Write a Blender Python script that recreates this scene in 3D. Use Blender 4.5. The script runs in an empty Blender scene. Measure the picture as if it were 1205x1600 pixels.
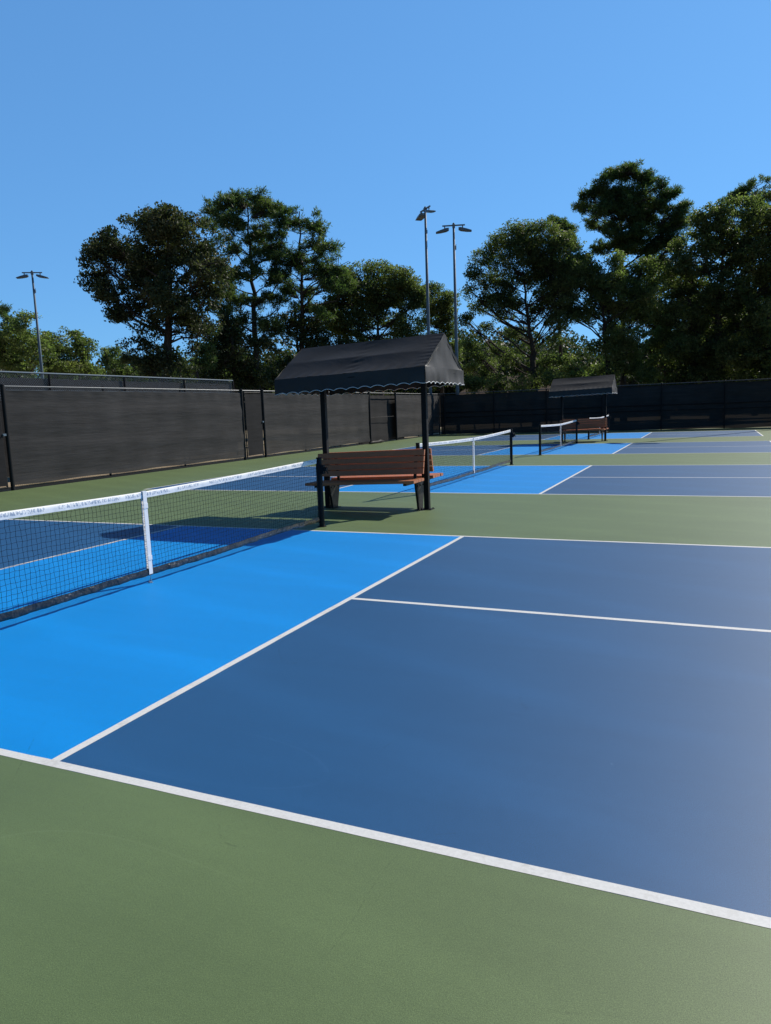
import bpy, math, random
import numpy as np
from mathutils import Vector, Matrix
S = bpy.context.scene
COL = S.collection
R = math.radians

# ---------------------------------------------------------------- camera
CAM = (4.8104, -2.1867, 1.5219)
YAW, PITCH, ROLL, FOC = -0.42235, -0.137285, -0.037228, 1139.55
def basis():
    f = Vector((math.sin(YAW)*math.cos(PITCH), math.cos(YAW)*math.cos(PITCH), math.sin(PITCH)))
    r = Vector((math.cos(YAW), -math.sin(YAW), 0)); u = r.cross(f)
    return r*math.cos(ROLL)+u*math.sin(ROLL), -r*math.sin(ROLL)+u*math.cos(ROLL), f
RX, UP, FW = basis()
cd = bpy.data.cameras.new('camera'); cam = bpy.data.objects.new('camera', cd); COL.objects.link(cam)
cd.sensor_fit = 'HORIZONTAL'; cd.sensor_width = 36; cd.lens = FOC/1205*36
cd.clip_start = .05; cd.clip_end = 3000
m = Matrix((RX, UP, -FW)).transposed().to_4x4(); m.translation = CAM
cam.matrix_world = m
S.camera = cam
def at(px, py, Y):                      # where the sight line of a photo pixel meets the vertical plane at depth Y
    d = FW + RX*((px-602.5)/FOC) - UP*((py-800)/FOC)
    return Vector(CAM) + d*((Y-CAM[1])/d.y)

# ---------------------------------------------------------------- sky, sun, exposure
SUN_AZ, SUN_EL = 28.0, 37.0
w = bpy.data.worlds.new('World'); S.world = w; w.use_nodes = True
nt = w.node_tree; bg = nt.nodes['Background']
sky = nt.nodes.new('ShaderNodeTexSky'); sky.sky_type = 'NISHITA'; sky.sun_disc = False
sky.sun_elevation = R(SUN_EL); sky.sun_rotation = R(SUN_AZ)
sky.altitude = 300; sky.air_density = 1.0; sky.dust_density = .35; sky.ozone_density = 3.0
SKY_K = .11                               # the clear deep-blue sky: compress the bright horizon, keep the blue
def vm(op, a, b):
    x = nt.nodes.new('ShaderNodeVectorMath'); x.operation = op; nt.links.new(a, x.inputs[0]); x.inputs[1].default_value = b; return x.outputs[0]
v_ = vm('MULTIPLY', sky.outputs[0], (SKY_K,)*3)
gm_ = nt.nodes.new('ShaderNodeGamma'); nt.links.new(v_, gm_.inputs[0]); gm_.inputs[1].default_value = .45
v_ = vm('MULTIPLY', gm_.outputs[0], (.285/SKY_K, .625/SKY_K, 1.045/SKY_K))
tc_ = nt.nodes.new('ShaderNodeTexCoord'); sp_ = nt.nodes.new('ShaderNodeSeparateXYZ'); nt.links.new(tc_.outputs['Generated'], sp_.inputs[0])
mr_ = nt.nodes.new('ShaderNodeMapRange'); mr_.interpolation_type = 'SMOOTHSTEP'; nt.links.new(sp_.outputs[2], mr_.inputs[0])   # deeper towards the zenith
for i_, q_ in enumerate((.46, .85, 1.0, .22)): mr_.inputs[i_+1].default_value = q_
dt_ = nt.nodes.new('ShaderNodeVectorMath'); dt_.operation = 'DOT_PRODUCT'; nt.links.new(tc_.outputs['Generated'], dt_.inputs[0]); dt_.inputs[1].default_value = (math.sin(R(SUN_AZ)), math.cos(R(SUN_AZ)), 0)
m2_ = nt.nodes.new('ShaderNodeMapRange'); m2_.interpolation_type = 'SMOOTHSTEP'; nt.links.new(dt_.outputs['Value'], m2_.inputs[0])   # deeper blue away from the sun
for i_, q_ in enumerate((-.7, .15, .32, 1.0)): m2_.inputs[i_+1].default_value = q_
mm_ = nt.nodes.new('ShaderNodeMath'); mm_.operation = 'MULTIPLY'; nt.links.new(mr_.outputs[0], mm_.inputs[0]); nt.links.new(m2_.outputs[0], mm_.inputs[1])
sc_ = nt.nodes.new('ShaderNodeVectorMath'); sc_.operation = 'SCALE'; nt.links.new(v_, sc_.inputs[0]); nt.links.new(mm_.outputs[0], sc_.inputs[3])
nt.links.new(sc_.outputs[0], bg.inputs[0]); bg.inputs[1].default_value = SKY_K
sl = bpy.data.lights.new('sun', 'SUN'); sl.energy = 4.9; sl.angle = R(.53); sl.color = (1, .93, .82)
so = bpy.data.objects.new('sun', sl); COL.objects.link(so)
SD = Vector((math.sin(R(SUN_AZ))*math.cos(R(SUN_EL)), math.cos(R(SUN_AZ))*math.cos(R(SUN_EL)), math.sin(R(SUN_EL))))
so.rotation_euler = SD.to_track_quat('Z', 'Y').to_euler(); so.location = (0, 0, 40)
S.view_settings.view_transform = 'Standard'; S.view_settings.look = 'None'
S.view_settings.exposure = 0.0; S.view_settings.gamma = 1
S.cycles.max_bounces = 8; S.cycles.transparent_max_bounces = 24

# ---------------------------------------------------------------- helpers
def tag(o, label=None, cat=None, group=None, kind=None):
    if label: o['label'] = label
    if cat: o['category'] = cat
    if group: o['group'] = group
    if kind: o['kind'] = kind
    return o
def empty(name, loc=(0, 0, 0), rz=0):
    o = bpy.data.objects.new(name, None); COL.objects.link(o); o.location = loc; o.rotation_euler = (0, 0, rz)
    o.empty_display_size = .2
    return o
def copy_tree(o, parent=None):
    c = o.copy(); COL.objects.link(c); c.parent = parent
    for ch in list(o.children): copy_tree(ch, c)
    return c
class MB:
    def __init__(s): s.v = []; s.f = []; s.mi = []
    def add(s, vs, fs, mi=0):
        n = len(s.v); s.v += [tuple(v) for v in vs]; s.f += [tuple(i+n for i in f) for f in fs]; s.mi += [mi]*len(fs)
        return s
    def box(s, x0, x1, y0, y1, z0, z1, mi=0):
        return s.add([(x, y, z) for z in (z0, z1) for y in (y0, y1) for x in (x0, x1)],
              [(0, 2, 3, 1), (4, 5, 7, 6), (0, 1, 5, 4), (2, 6, 7, 3), (0, 4, 6, 2), (1, 3, 7, 5)], mi)
    def bevbox(s, x0, x1, y0, y1, z0, z1, b=.004, axis='x'):
        # box with chamfered long edges along axis
        def prof(a0, a1, c0, c1): return [(a0+b, c0), (a1-b, c0), (a1, c0+b), (a1, c1-b), (a1-b, c1), (a0+b, c1), (a0, c1-b), (a0, c0+b)]
        if axis == 'x': P = [(x0, *p) for p in prof(y0, y1, z0, z1)]+[(x1, *p) for p in prof(y0, y1, z0, z1)]
        elif axis == 'y': P = [(p[0], y0, p[1]) for p in prof(x0, x1, z0, z1)]+[(p[0], y1, p[1]) for p in prof(x0, x1, z0, z1)]
        else: P = [(p[0], p[1], z0) for p in prof(x0, x1, y0, y1)]+[(p[0], p[1], z1) for p in prof(x0, x1, y0, y1)]
        F = [tuple(range(7, -1, -1)), tuple(range(8, 16))]+[(i, (i+1) % 8, 8+(i+1) % 8, 8+i) for i in range(8)]
        return s.add(P, F)
    def tube(s, pts, rad, n=8, cap=True, mi=0):
        pts = [Vector(p) for p in pts]; k = len(pts)
        if not hasattr(rad, '__len__'): rad = [rad]*k
        V = []; F = []
        for i, p in enumerate(pts):
            t = (pts[min(i+1, k-1)]-pts[max(i-1, 0)]).normalized()
            a = Vector((0, 0, 1)) if abs(t.z) < .9 else Vector((1, 0, 0))
            u = t.cross(a).normalized(); v = t.cross(u)
            for j in range(n):
                an = 2*math.pi*(j+.5)/n; V.append(p+(u*math.cos(an)+v*math.sin(an))*rad[i])
        for i in range(k-1):
            for j in range(n): F.append((i*n+j, i*n+(j+1) % n, (i+1)*n+(j+1) % n, (i+1)*n+j))
        if cap: F.append(tuple(range(n-1, -1, -1))); F.append(tuple((k-1)*n+j for j in range(n)))
        return s.add(V, F, mi)
    def build(s, name, mat, parent=None, smooth=False):
        me = bpy.data.meshes.new(name); me.from_pydata(s.v, [], s.f); me.validate(); me.update()
        mats = mat if isinstance(mat, (list, tuple)) else [mat]
        for m_ in mats: me.materials.append(m_)
        if len(mats) > 1 and len(me.polygons) == len(s.mi): me.polygons.foreach_set('material_index', s.mi)
        if smooth: me.polygons.foreach_set('use_smooth', [True]*len(me.polygons))
        o = bpy.data.objects.new(name, me); COL.objects.link(o); o.parent = parent
        return o
def np_mesh(name, V, F, mat, parent=None, smooth=False):   # V (n,3) F (m,4) numpy
    me = bpy.data.meshes.new(name); n, mm = len(V), len(F)
    me.vertices.add(n); me.vertices.foreach_set('co', np.asarray(V, np.float32).ravel())
    me.loops.add(mm*4); me.loops.foreach_set('vertex_index', np.asarray(F, np.int32).ravel())
    me.polygons.add(mm); me.polygons.foreach_set('loop_start', np.arange(0, mm*4, 4, dtype=np.int32))
    me.polygons.foreach_set('loop_total', np.full(mm, 4, np.int32)); me.update(calc_edges=True)
    me.materials.append(mat)
    if smooth: me.polygons.foreach_set('use_smooth', [True]*mm)
    o = bpy.data.objects.new(name, me); COL.objects.link(o); o.parent = parent
    return o

# ---------------------------------------------------------------- materials
def nm(name, base=(.5, .5, .5), rough=.6, spec=.5, metal=0):
    mt = bpy.data.materials.new(name); mt.use_nodes = True; n = mt.node_tree; b = n.nodes['Principled BSDF']
    b.inputs['Base Color'].default_value = (*base, 1); b.inputs['Roughness'].default_value = rough
    b.inputs['Specular IOR Level'].default_value = spec; b.inputs['Metallic'].default_value = metal
    return mt, n, b
def N(n, t, **k):
    o = n.nodes.new(t)
    for a, v in k.items():
        if a in ('operation', 'blend_type', 'data_type', 'feature', 'distance', 'noise_dimensions', 'wave_type', 'bands_direction'): setattr(o, a, v)
        else: o.inputs[a.replace('_', ' ')].default_value = v
    return o
def ramp(n, src, stops):
    r = n.nodes.new('ShaderNodeValToRGB'); e = r.color_ramp.elements
    while len(e) < len(stops): e.new(.5)
    for i, (p, c) in enumerate(stops): e[i].position = p; e[i].color = (*c, 1) if len(c) == 3 else c
    n.links.new(src, r.inputs[0]); return r
def g(v): return (v, v, v)
def mapping(n, src, scale=(1, 1, 1), rot=(0, 0, 0), loc=(0, 0, 0)):
    m_ = n.nodes.new('ShaderNodeMapping'); m_.inputs['Scale'].default_value = scale; m_.inputs['Rotation'].default_value = rot
    m_.inputs['Location'].default_value = loc
    n.links.new(src, m_.inputs[0]); return m_.outputs[0]
def mixc(n, a, b, fac, mode='MIX'):
    x = n.nodes.new('ShaderNodeMix'); x.data_type = 'RGBA'; x.blend_type = mode
    for s_, v in ((x.inputs[6], a), (x.inputs[7], b), (x.inputs[0], fac)):
        if hasattr(v, 'links'): n.links.new(v, s_)
        elif isinstance(v, (int, float)): s_.default_value = v
        else: s_.default_value = (*v, 1)
    return x.outputs[2]
def bump(n, b, h, strength=.3, dist=.01):
    bp = n.nodes.new('ShaderNodeBump'); bp.inputs['Strength'].default_value = strength; bp.inputs['Distance'].default_value = dist
    n.links.new(h, bp.inputs['Height']); n.links.new(bp.outputs[0], b.inputs['Normal'])

def court_mat(name, base, rough=.5, spec=.5, var=.10):
    mt, n, b = nm(name, base, rough, spec)
    P = n.nodes.new('ShaderNodeNewGeometry').outputs['Position']
    big = N(n, 'ShaderNodeTexNoise', Scale=.55, Detail=5.0, Roughness=.62); n.links.new(P, big.inputs['Vector'])
    st = N(n, 'ShaderNodeTexNoise', Scale=1.0, Detail=4.0, Roughness=.6); n.links.new(mapping(n, P, (.35, 5.5, 1), (0, 0, R(4))), st.inputs['Vector'])
    fine = N(n, 'ShaderNodeTexNoise', Scale=260.0, Detail=2.0); n.links.new(P, fine.inputs['Vector'])
    mid = N(n, 'ShaderNodeTexNoise', Scale=22.0, Detail=4.0, Roughness=.7); n.links.new(P, mid.inputs['Vector'])
    c = mixc(n, base, ramp(n, big.outputs[0], [(.3, g(1-var*1.3)), (.7, g(1+var))]).outputs[0], 1.0, 'MULTIPLY')
    c = mixc(n, c, ramp(n, st.outputs[0], [(.32, g(1-var*.8)), (.68, g(1+var*.7))]).outputs[0], 1.0, 'MULTIPLY')
    c = mixc(n, c, ramp(n, mid.outputs[0], [(.35, g(.975)), (.65, g(1.025))]).outputs[0], 1.0, 'MULTIPLY')
    c = mixc(n, c, ramp(n, fine.outputs[0], [(.3, g(.80)), (.7, g(1.20))]).outputs[0], 1.0, 'MULTIPLY')
    # scuff marks : thin arcs left by shoes and balls, broken up by a mask
    sv = N(n, 'ShaderNodeTexNoise', Scale=.9, Detail=1.0); n.links.new(P, sv.inputs['Vector'])
    wv = N(n, 'ShaderNodeTexNoise', Scale=1.6, Detail=0.0); n.links.new(mapping(n, P, (1, .55, 1), (0, 0, R(35)), (3, 7, 0)), wv.inputs['Vector'])
    thin = ramp(n, wv.outputs[0], [(.0, g(0)), (.4975, g(0)), (.500, g(1)), (.5025, g(0)), (1, g(0))])
    mk = ramp(n, sv.outputs[0], [(.54, g(0)), (.60, g(1))])
    bk = ramp(n, mid.outputs[0], [(.48, g(0)), (.60, g(1))])
    m1 = n.nodes.new('ShaderNodeMath'); m1.operation = 'MULTIPLY'; n.links.new(thin.outputs[0], m1.inputs[0]); n.links.new(mk.outputs[0], m1.inputs[1])
    m1b = n.nodes.new('ShaderNodeMath'); m1b.operation = 'MULTIPLY'; n.links.new(m1.outputs[0], m1b.inputs[0]); n.links.new(bk.outputs[0], m1b.inputs[1])
    m2 = n.nodes.new('ShaderNodeMath'); m2.operation = 'MULTIPLY'; m2.inputs[1].default_value = .42; n.links.new(m1b.outputs[0], m2.inputs[0])
    c = mixc(n, c, tuple(x*.35 for x in base), m2.outputs[0])
    # broad pale squeegee sweeps left when the coating was laid
    wb = N(n, 'ShaderNodeTexWave', Scale=.33, Distortion=3.5, Detail=2.0); wb.wave_type = 'RINGS'; n.links.new(mapping(n, P, (1, 1, 1), (0, 0, R(20)), (5.5, 2.5, 0)), wb.inputs['Vector']); wb.inputs['Detail Scale'].default_value = .6
    c = mixc(n, c, ramp(n, wb.outputs[0], [(0, g(.975)), (.8, g(1.0)), (1, g(1.055))]).outputs[0], 1., 'MULTIPLY')
    # pale curved scuffs
    w2 = N(n, 'ShaderNodeTexNoise', Scale=1.1, Detail=0.0); n.links.new(mapping(n, P, (.5, 1.3, 1), (0, 0, R(-25)), (11, 2, 0)), w2.inputs['Vector'])
    t2 = ramp(n, w2.outputs[0], [(.0, g(0)), (.4955, g(0)), (.5, g(1)), (.5045, g(0)), (1, g(0))])
    k2 = ramp(n, big.outputs[0], [(.50, g(0)), (.60, g(.17))])
    p2 = n.nodes.new('ShaderNodeMath'); p2.operation = 'MULTIPLY'; n.links.new(t2.outputs[0], p2.inputs[0]); n.links.new(k2.outputs[0], p2.inputs[1])
    c = mixc(n, c, tuple(min(.6, x*1.5+.05) for x in base), p2.outputs[0])
    # pale ball fuzz and dust specks
    vo = N(n, 'ShaderNodeTexVoronoi', Scale=3.2, Randomness=1.0); n.links.new(P, vo.inputs['Vector'])
    sp = ramp(n, vo.outputs['Distance'], [(0, g(.75)), (.016, g(.75)), (.022, g(0))])
    vc = ramp(n, vo.outputs['Color'], [(.60, g(0)), (.66, g(1))])
    m3 = n.nodes.new('ShaderNodeMath'); m3.operation = 'MULTIPLY'; n.links.new(sp.outputs[0], m3.inputs[0]); n.links.new(vc.outputs[0], m3.inputs[1])
    c = mixc(n, c, tuple(min(.5, x*1.3+.06) for x in base), m3.outputs[0])
    n.links.new(c, b.inputs['Base Color'])
    rr = ramp(n, mid.outputs[0], [(.3, g(rough-.012)), (.7, g(rough+.015))]); n.links.new(rr.outputs[0], b.inputs['Roughness'])
    gr = N(n, 'ShaderNodeTexNoise', Scale=620.0, Detail=1.0); n.links.new(P, gr.inputs['Vector'])
    c = mixc(n, c, ramp(n, gr.outputs[0], [(.30, g(.72)), (.5, g(1.0)), (.70, g(1.30))]).outputs[0], 1.0, 'MULTIPLY'); n.links.new(c, b.inputs['Base Color'])
    bump(n, b, gr.outputs[0], .30, .0010)
    return mt
M = {}
M['navy'] = court_mat('court_navy_acrylic', (.014, .092, .236), .52, .50, .045)
M['sky'] = court_mat('court_light_blue_acrylic', (.0, .265, .74), .54, .35, .03)
M['green'] = court_mat('court_green_acrylic', (.122, .178, .070), .54, .48, .06)
mt, n, b = nm('line_paint', (.74, .74, .73), .6, .4); M['line'] = mt
P = n.nodes.new('ShaderNodeNewGeometry').outputs['Position']
t = N(n, 'ShaderNodeTexNoise', Scale=60.0, Detail=5.0, Roughness=.7); n.links.new(P, t.inputs['Vector'])
n.links.new(ramp(n, t.outputs[0], [(.28, (.62, .62, .61)), (.5, (.74, .74, .74)), (.8, (.80, .80, .79))]).outputs[0], b.inputs['Base Color'])
t2_ = N(n, 'ShaderNodeTexNoise', Scale=5.0, Detail=7.0, Roughness=.75); n.links.new(P, t2_.inputs['Vector'])
n.links.new(mixc(n, ramp(n, t.outputs[0], [(.3, (.66, .66, .65)), (.7, (.80, .80, .79))]).outputs[0], ramp(n, t2_.outputs[0], [(.34, (.84, .83, .81)), (.46, (1, 1, 1)), (1, (1, 1, 1))]).outputs[0], 1., 'MULTIPLY'), b.inputs['Base Color'])
mt, n, b = nm('dry_ground', (.3, .24, .16), .95, .2); M['soil'] = mt
P = n.nodes.new('ShaderNodeNewGeometry').outputs['Position']
t = N(n, 'ShaderNodeTexNoise', Scale=.25, Detail=8.0, Roughness=.65); n.links.new(P, t.inputs['Vector'])
n.links.new(ramp(n, t.outputs[0], [(.35, (.30, .23, .16)), (.5, (.38, .31, .22)), (.62, (.11, .12, .045))]).outputs[0], b.inputs['Base Color'])
def plain(name, base, rough=.5, spec=.5, metal=0, noise=.12, scale=18., bmp=.0):
    mt, n, b = nm(name, base, rough, spec, metal)
    co = n.nodes.new('ShaderNodeTexCoord').outputs['Object']
    t = N(n, 'ShaderNodeTexNoise', Scale=scale, Detail=5.0, Roughness=.65); n.links.new(co, t.inputs['Vector'])
    n.links.new(ramp(n, t.outputs[0], [(.3, tuple(x*(1-noise) for x in base)), (.7, tuple(x*(1+noise) for x in base))]).outputs[0], b.inputs['Base Color'])
    n.links.new(ramp(n, t.outputs[0], [(.3, g(max(.05, rough-.07))), (.7, g(min(1, rough+.1)))]).outputs[0], b.inputs['Roughness'])
    if bmp: bump(n, b, t.outputs[0], bmp, .004)
    return mt
M['black'] = plain('black_powder_coat', (.009, .009, .010), .6, .25)
M['blackmetal'] = plain('black_vinyl_wire', (.012, .012, .014), .6, .3)
M['rail'] = plain('weathered_rail', (.10, .11, .12), .4, .6, .3)
M['galv'] = plain('galvanised_steel', (.10, .15, .20), .6, .4, 0, .15, 6.)
M['lamp'] = plain('lamp_housing', (.16, .18, .20), .4, .5, .3)
M['glass'] = plain('lamp_glass', (.10, .11, .12), .25, .6)
M['leg'] = plain('bench_bracket_steel', (.016, .016, .015), .55, .4, .2)
M['string'] = plain('net_cord', (.008, .010, .016), .8, .2)
M['hem'] = plain('white_piping', (.75, .75, .76), .6, .3)
M['strap'] = plain('white_webbing', (.78, .78, .78), .75, .3, 0, .06, 80., .3)
M['chrome'] = plain('steel_hook', (.5, .5, .5), .3, .5, .9)
M['plank'] = plain('brown_recycled_plank', (.50, .185, .088), .55, .4, 0, .10, 9., .1)

def fabric(name, base, rough, wr=.6, bands=True, transl=.0, sheer=0.):
    mt, n, b = nm(name, base, rough, .25)
    co = n.nodes.new('ShaderNodeTexCoord').outputs['Object']
    a = N(n, 'ShaderNodeTexNoise', Scale=1.0, Detail=6.0, Roughness=.65); n.links.new(mapping(n, co, (.7, .7, 7)), a.inputs['Vector'])
    f = N(n, 'ShaderNodeTexNoise', Scale=150.0, Detail=2.0); n.links.new(mapping(n, co, (.5, .5, 3)), f.inputs['Vector'])
    d = N(n, 'ShaderNodeTexNoise', Scale=1.3, Detail=3.0); n.links.new(co, d.inputs['Vector'])
    c = mixc(n, base, ramp(n, a.outputs[0], [(.3, g(.78)), (.7, g(1.25))]).outputs[0], 1., 'MULTIPLY')
    h = N(n, 'ShaderNodeTexNoise', Scale=1.0, Detail=4.0, Roughness=.7); n.links.new(mapping(n, co, (.9, .9, 38)), h.inputs['Vector'])
    c = mixc(n, c, ramp(n, h.outputs[0], [(.32, g(.86)), (.55, g(1.)), (.72, g(1.2))]).outputs[0], 1., 'MULTIPLY')
    c = mixc(n, c, ramp(n, f.outputs[0], [(.3, g(.85)), (.7, g(1.15))]).outputs[0], 1., 'MULTIPLY')
    c = mixc(n, c, ramp(n, d.outputs[0], [(.3, g(.85)), (.7, g(1.18))]).outputs[0], 1., 'MULTIPLY')
    n.links.new(c, b.inputs['Base Color'])
    bump(n, b, a.outputs[0], wr, .02)
    if sheer:
        tr = n.nodes.new('ShaderNodeBsdfTransparent'); mx = n.nodes.new('ShaderNodeMixShader'); mx.inputs[0].default_value = sheer
        n.links.new(b.outputs[0], mx.inputs[1]); n.links.new(tr.outputs[0], mx.inputs[2]); n.links.new(mx.outputs[0], n.nodes['Material Output'].inputs[0])
    return mt
M['screen'] = fabric('black_windscreen_mesh', (.033, .032, .033), .85, .9, True, 0, .03)
M['screen2'] = fabric('black_gate_mesh', (.013, .013, .015), .9, .5, True, 0, 0.)
mt, n, b = nm('canopy_black_canvas', (.03, .027, .026), .62, .5); M['canvas'] = mt
co = n.nodes.new('ShaderNodeTexCoord').outputs['Object']
a = N(n, 'ShaderNodeTexNoise', Scale=3.0, Detail=5.0, Roughness=.6, Distortion=.6); n.links.new(co, a.inputs['Vector'])
f = N(n, 'ShaderNodeTexNoise', Scale=220.0, Detail=2.0); n.links.new(co, f.inputs['Vector'])
c = mixc(n, (.027, .024, .023), ramp(n, f.outputs[0], [(.3, g(.85)), (.7, g(1.15))]).outputs[0], 1., 'MULTIPLY')
c = mixc(n, c, ramp(n, a.outputs[0], [(.3, g(.85)), (.7, g(1.2))]).outputs[0], 1., 'MULTIPLY')
n.links.new(c, b.inputs['Base Color']); bump(n, b, a.outputs[0], .5, .012)

# net headband: white vinyl with worn slate-blue printing along its length (illegible in the photo)
mt, n, b = nm('net_headband_vinyl', (.8, .8, .8), .5, .4); M['band'] = mt
co = n.nodes.new('ShaderNodeTexCoord').outputs['Object']
sx = n.nodes.new('ShaderNodeSeparateXYZ'); n.links.new(co, sx.inputs[0])
gl = N(n, 'ShaderNodeTexNoise', Scale=1.0, Detail=2.0, Roughness=.7); n.links.new(mapping(n, co, (1, 58, 30)), gl.inputs['Vector'])
wd = N(n, 'ShaderNodeTexNoise', Scale=1.0, Detail=1.0); n.links.new(mapping(n, co, (0, 4.2, 0)), wd.inputs['Vector'])
uv = n.nodes.new('ShaderNodeUVMap')
su = n.nodes.new('ShaderNodeSeparateXYZ'); n.links.new(uv.outputs[0], su.inputs[0])
vm = ramp(n, su.outputs[1], [(.24, g(0)), (.30, g(1)), (.84, g(1)), (.90, g(0))])
gm = ramp(n, gl.outputs[0], [(.47, g(0)), (.53, g(1))]); wm = ramp(n, wd.outputs[0], [(.40, g(0)), (.43, g(1))])
q = n.nodes.new('ShaderNodeMath'); q.operation = 'MULTIPLY'; n.links.new(gm.outputs[0], q.inputs[0]); n.links.new(vm.outputs[0], q.inputs[1])
q2 = n.nodes.new('ShaderNodeMath'); q2.operation = 'MULTIPLY'; n.links.new(q.outputs[0], q2.inputs[0]); n.links.new(wm.outputs[0], q2.inputs[1])
q3 = n.nodes.new('ShaderNodeMath'); q3.operation = 'MULTIPLY'; q3.inputs[1].default_value = .8; n.links.new(q2.outputs[0], q3.inputs[0])
n.links.new(mixc(n, (.80, .80, .80), (.22, .29, .40), q3.outputs[0]), b.inputs['Base Color'])
# black bottom band with worn silver printing
mt, n, b = nm('net_bottom_vinyl', (.012, .012, .014), .3, .6); M['bband'] = mt
co = n.nodes.new('ShaderNodeTexCoord').outputs['Object']
gl = N(n, 'ShaderNodeTexNoise', Scale=1.0, Detail=3.0, Roughness=.7); n.links.new(mapping(n, co, (1, 26, 40)), gl.inputs['Vector'])
wd = N(n, 'ShaderNodeTexNoise', Scale=1.0, Detail=1.0); n.links.new(mapping(n, co, (0, 2.1, 0), (0, 0, 0), (0, 5, 0)), wd.inputs['Vector'])
gm = ramp(n, gl.outputs[0], [(.56, g(0)), (.62, g(1))]); wm = ramp(n, wd.outputs[0], [(.50, g(0)), (.54, g(1))])
q = n.nodes.new('ShaderNodeMath'); q.operation = 'MULTIPLY'; n.links.new(gm.outputs[0], q.inputs[0]); n.links.new(wm.outputs[0], q.inputs[1])
n.links.new(mixc(n, (.012, .012, .014), (.13, .12, .115), q.outputs[0]), b.inputs['Base Color'])
cr = N(n, 'ShaderNodeTexNoise', Scale=1.0, Detail=4.0); n.links.new(mapping(n, co, (1, 14, 20)), cr.inputs['Vector']); bump(n, b, cr.outputs[0], .9, .02)

def leaf_mat(name, c1, c2, c3, tr=.35, rough=.5):
    mt = bpy.data.materials.new(name); mt.use_nodes = True; n = mt.node_tree; b = n.nodes['Principled BSDF']
    b.inputs['Roughness'].default_value = rough; b.inputs['Specular IOR Level'].default_value = .25
    P = n.nodes.new('ShaderNodeNewGeometry')
    t = N(n, 'ShaderNodeTexNoise', Scale=.45, Detail=3.0, Roughness=.6); n.links.new(P.outputs['Position'], t.inputs['Vector'])
    v = N(n, 'ShaderNodeTexNoise', Scale=7.0, Detail=1.0); n.links.new(P.outputs['Position'], v.inputs['Vector'])
    c = ramp(n, t.outputs[0], [(.35, c1), (.5, c2), (.68, c3)]).outputs[0]
    c = mixc(n, c, ramp(n, v.outputs[0], [(.3, g(.6)), (.7, g(1.5))]).outputs[0], 1., 'MULTIPLY')
    n.links.new(c, b.inputs['Base Color'])
    tl = n.nodes.new('ShaderNodeBsdfTranslucent'); n.links.new(mixc(n, c, (1.75, 2.1, 1.0), 1., 'MULTIPLY'), tl.inputs[0])
    mx = n.nodes.new('ShaderNodeMixShader'); mx.inputs[0].default_value = tr
    n.links.new(b.outputs[0], mx.inputs[1]); n.links.new(tl.outputs[0], mx.inputs[2]); n.links.new(mx.outputs[0], n.nodes['Material Output'].inputs[0])
    return mt
M['magnolia'] = leaf_mat('glossy_dark_leaves', (.030, .046, .022), (.050, .064, .030), (.085, .084, .044), .28, .5)
M['pine'] = leaf_mat('pine_needles', (.044, .074, .032), (.068, .100, .038), (.105, .130, .050), .42, .5)
M['oak'] = leaf_mat('oak_leaves', (.058, .080, .034), (.094, .116, .048), (.142, .158, .070), .48, .5)
M['maple'] = leaf_mat('light_green_leaves', (.076, .106, .042), (.116, .146, .060), (.175, .182, .084), .5, .5)
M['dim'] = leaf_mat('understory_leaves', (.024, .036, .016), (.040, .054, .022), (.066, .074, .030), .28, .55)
mt, n, b = nm('tree_bark', (.05, .042, .036), .9, .2); M['bark'] = mt
P = n.nodes.new('ShaderNodeNewGeometry').outputs['Position']
t = N(n, 'ShaderNodeTexNoise', Scale=6.0, Detail=6.0, Roughness=.7); n.links.new(mapping(n, P, (1, 1, .25)), t.inputs['Vector'])
n.links.new(ramp(n, t.outputs[0], [(.3, (.025, .021, .018)), (.7, (.085, .07, .058))]).outputs[0], b.inputs['Base Color']); bump(n, b, t.outputs[0], .8, .05)

# ---------------------------------------------------------------- ground and courts
L = 6.096; OFF = [0.0, 10.3444, 20.6026, 30.3515]; HX = 6.706; KX = 2.134; LW = .0508
def sheet(name, rects, z, mat, label=None):
    mb = MB()
    rj = random.Random(4)
    for x0, x1, y0, y1 in rects:
        if name == 'court_lines':       # hand-taped edges wander by a millimetre or so
            lg = x1-x0 > y1-y0; a, b_ = (x0, x1) if lg else (y0, y1); c0, c1 = (y0, y1) if lg else (x0, x1); k = max(2, int((b_-a)/.11)); V = []
            w0 = w1 = 0
            for i in range(k+1):
                w0 = w0*.6+rj.gauss(0, .0007); w1 = w1*.6+rj.gauss(0, .0007); t = a+(b_-a)*i/k
                V += [(t, c0+w0, z), (t, c1+w1, z)] if lg else [(c1+w1, t, z), (c0+w0, t, z)]
            mb.add(V, [(2*i, 2*i+2, 2*i+3, 2*i+1) for i in range(k)]); continue
        mb.add([(x0, y0, z), (x1, y0, z), (x1, y1, z), (x0, y1, z)], [(0, 1, 2, 3)])
    return tag(mb.build(name, mat), kind='structure')
sheet('ground', [(-900, 900, -300, 1500)], -.06, M['soil'])
mb = MB(); mb.box(-10.16, 10.6, -14, 39.95, -.25, -.0004)
tag(mb.build('court_apron', M['green']), kind='structure')
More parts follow.
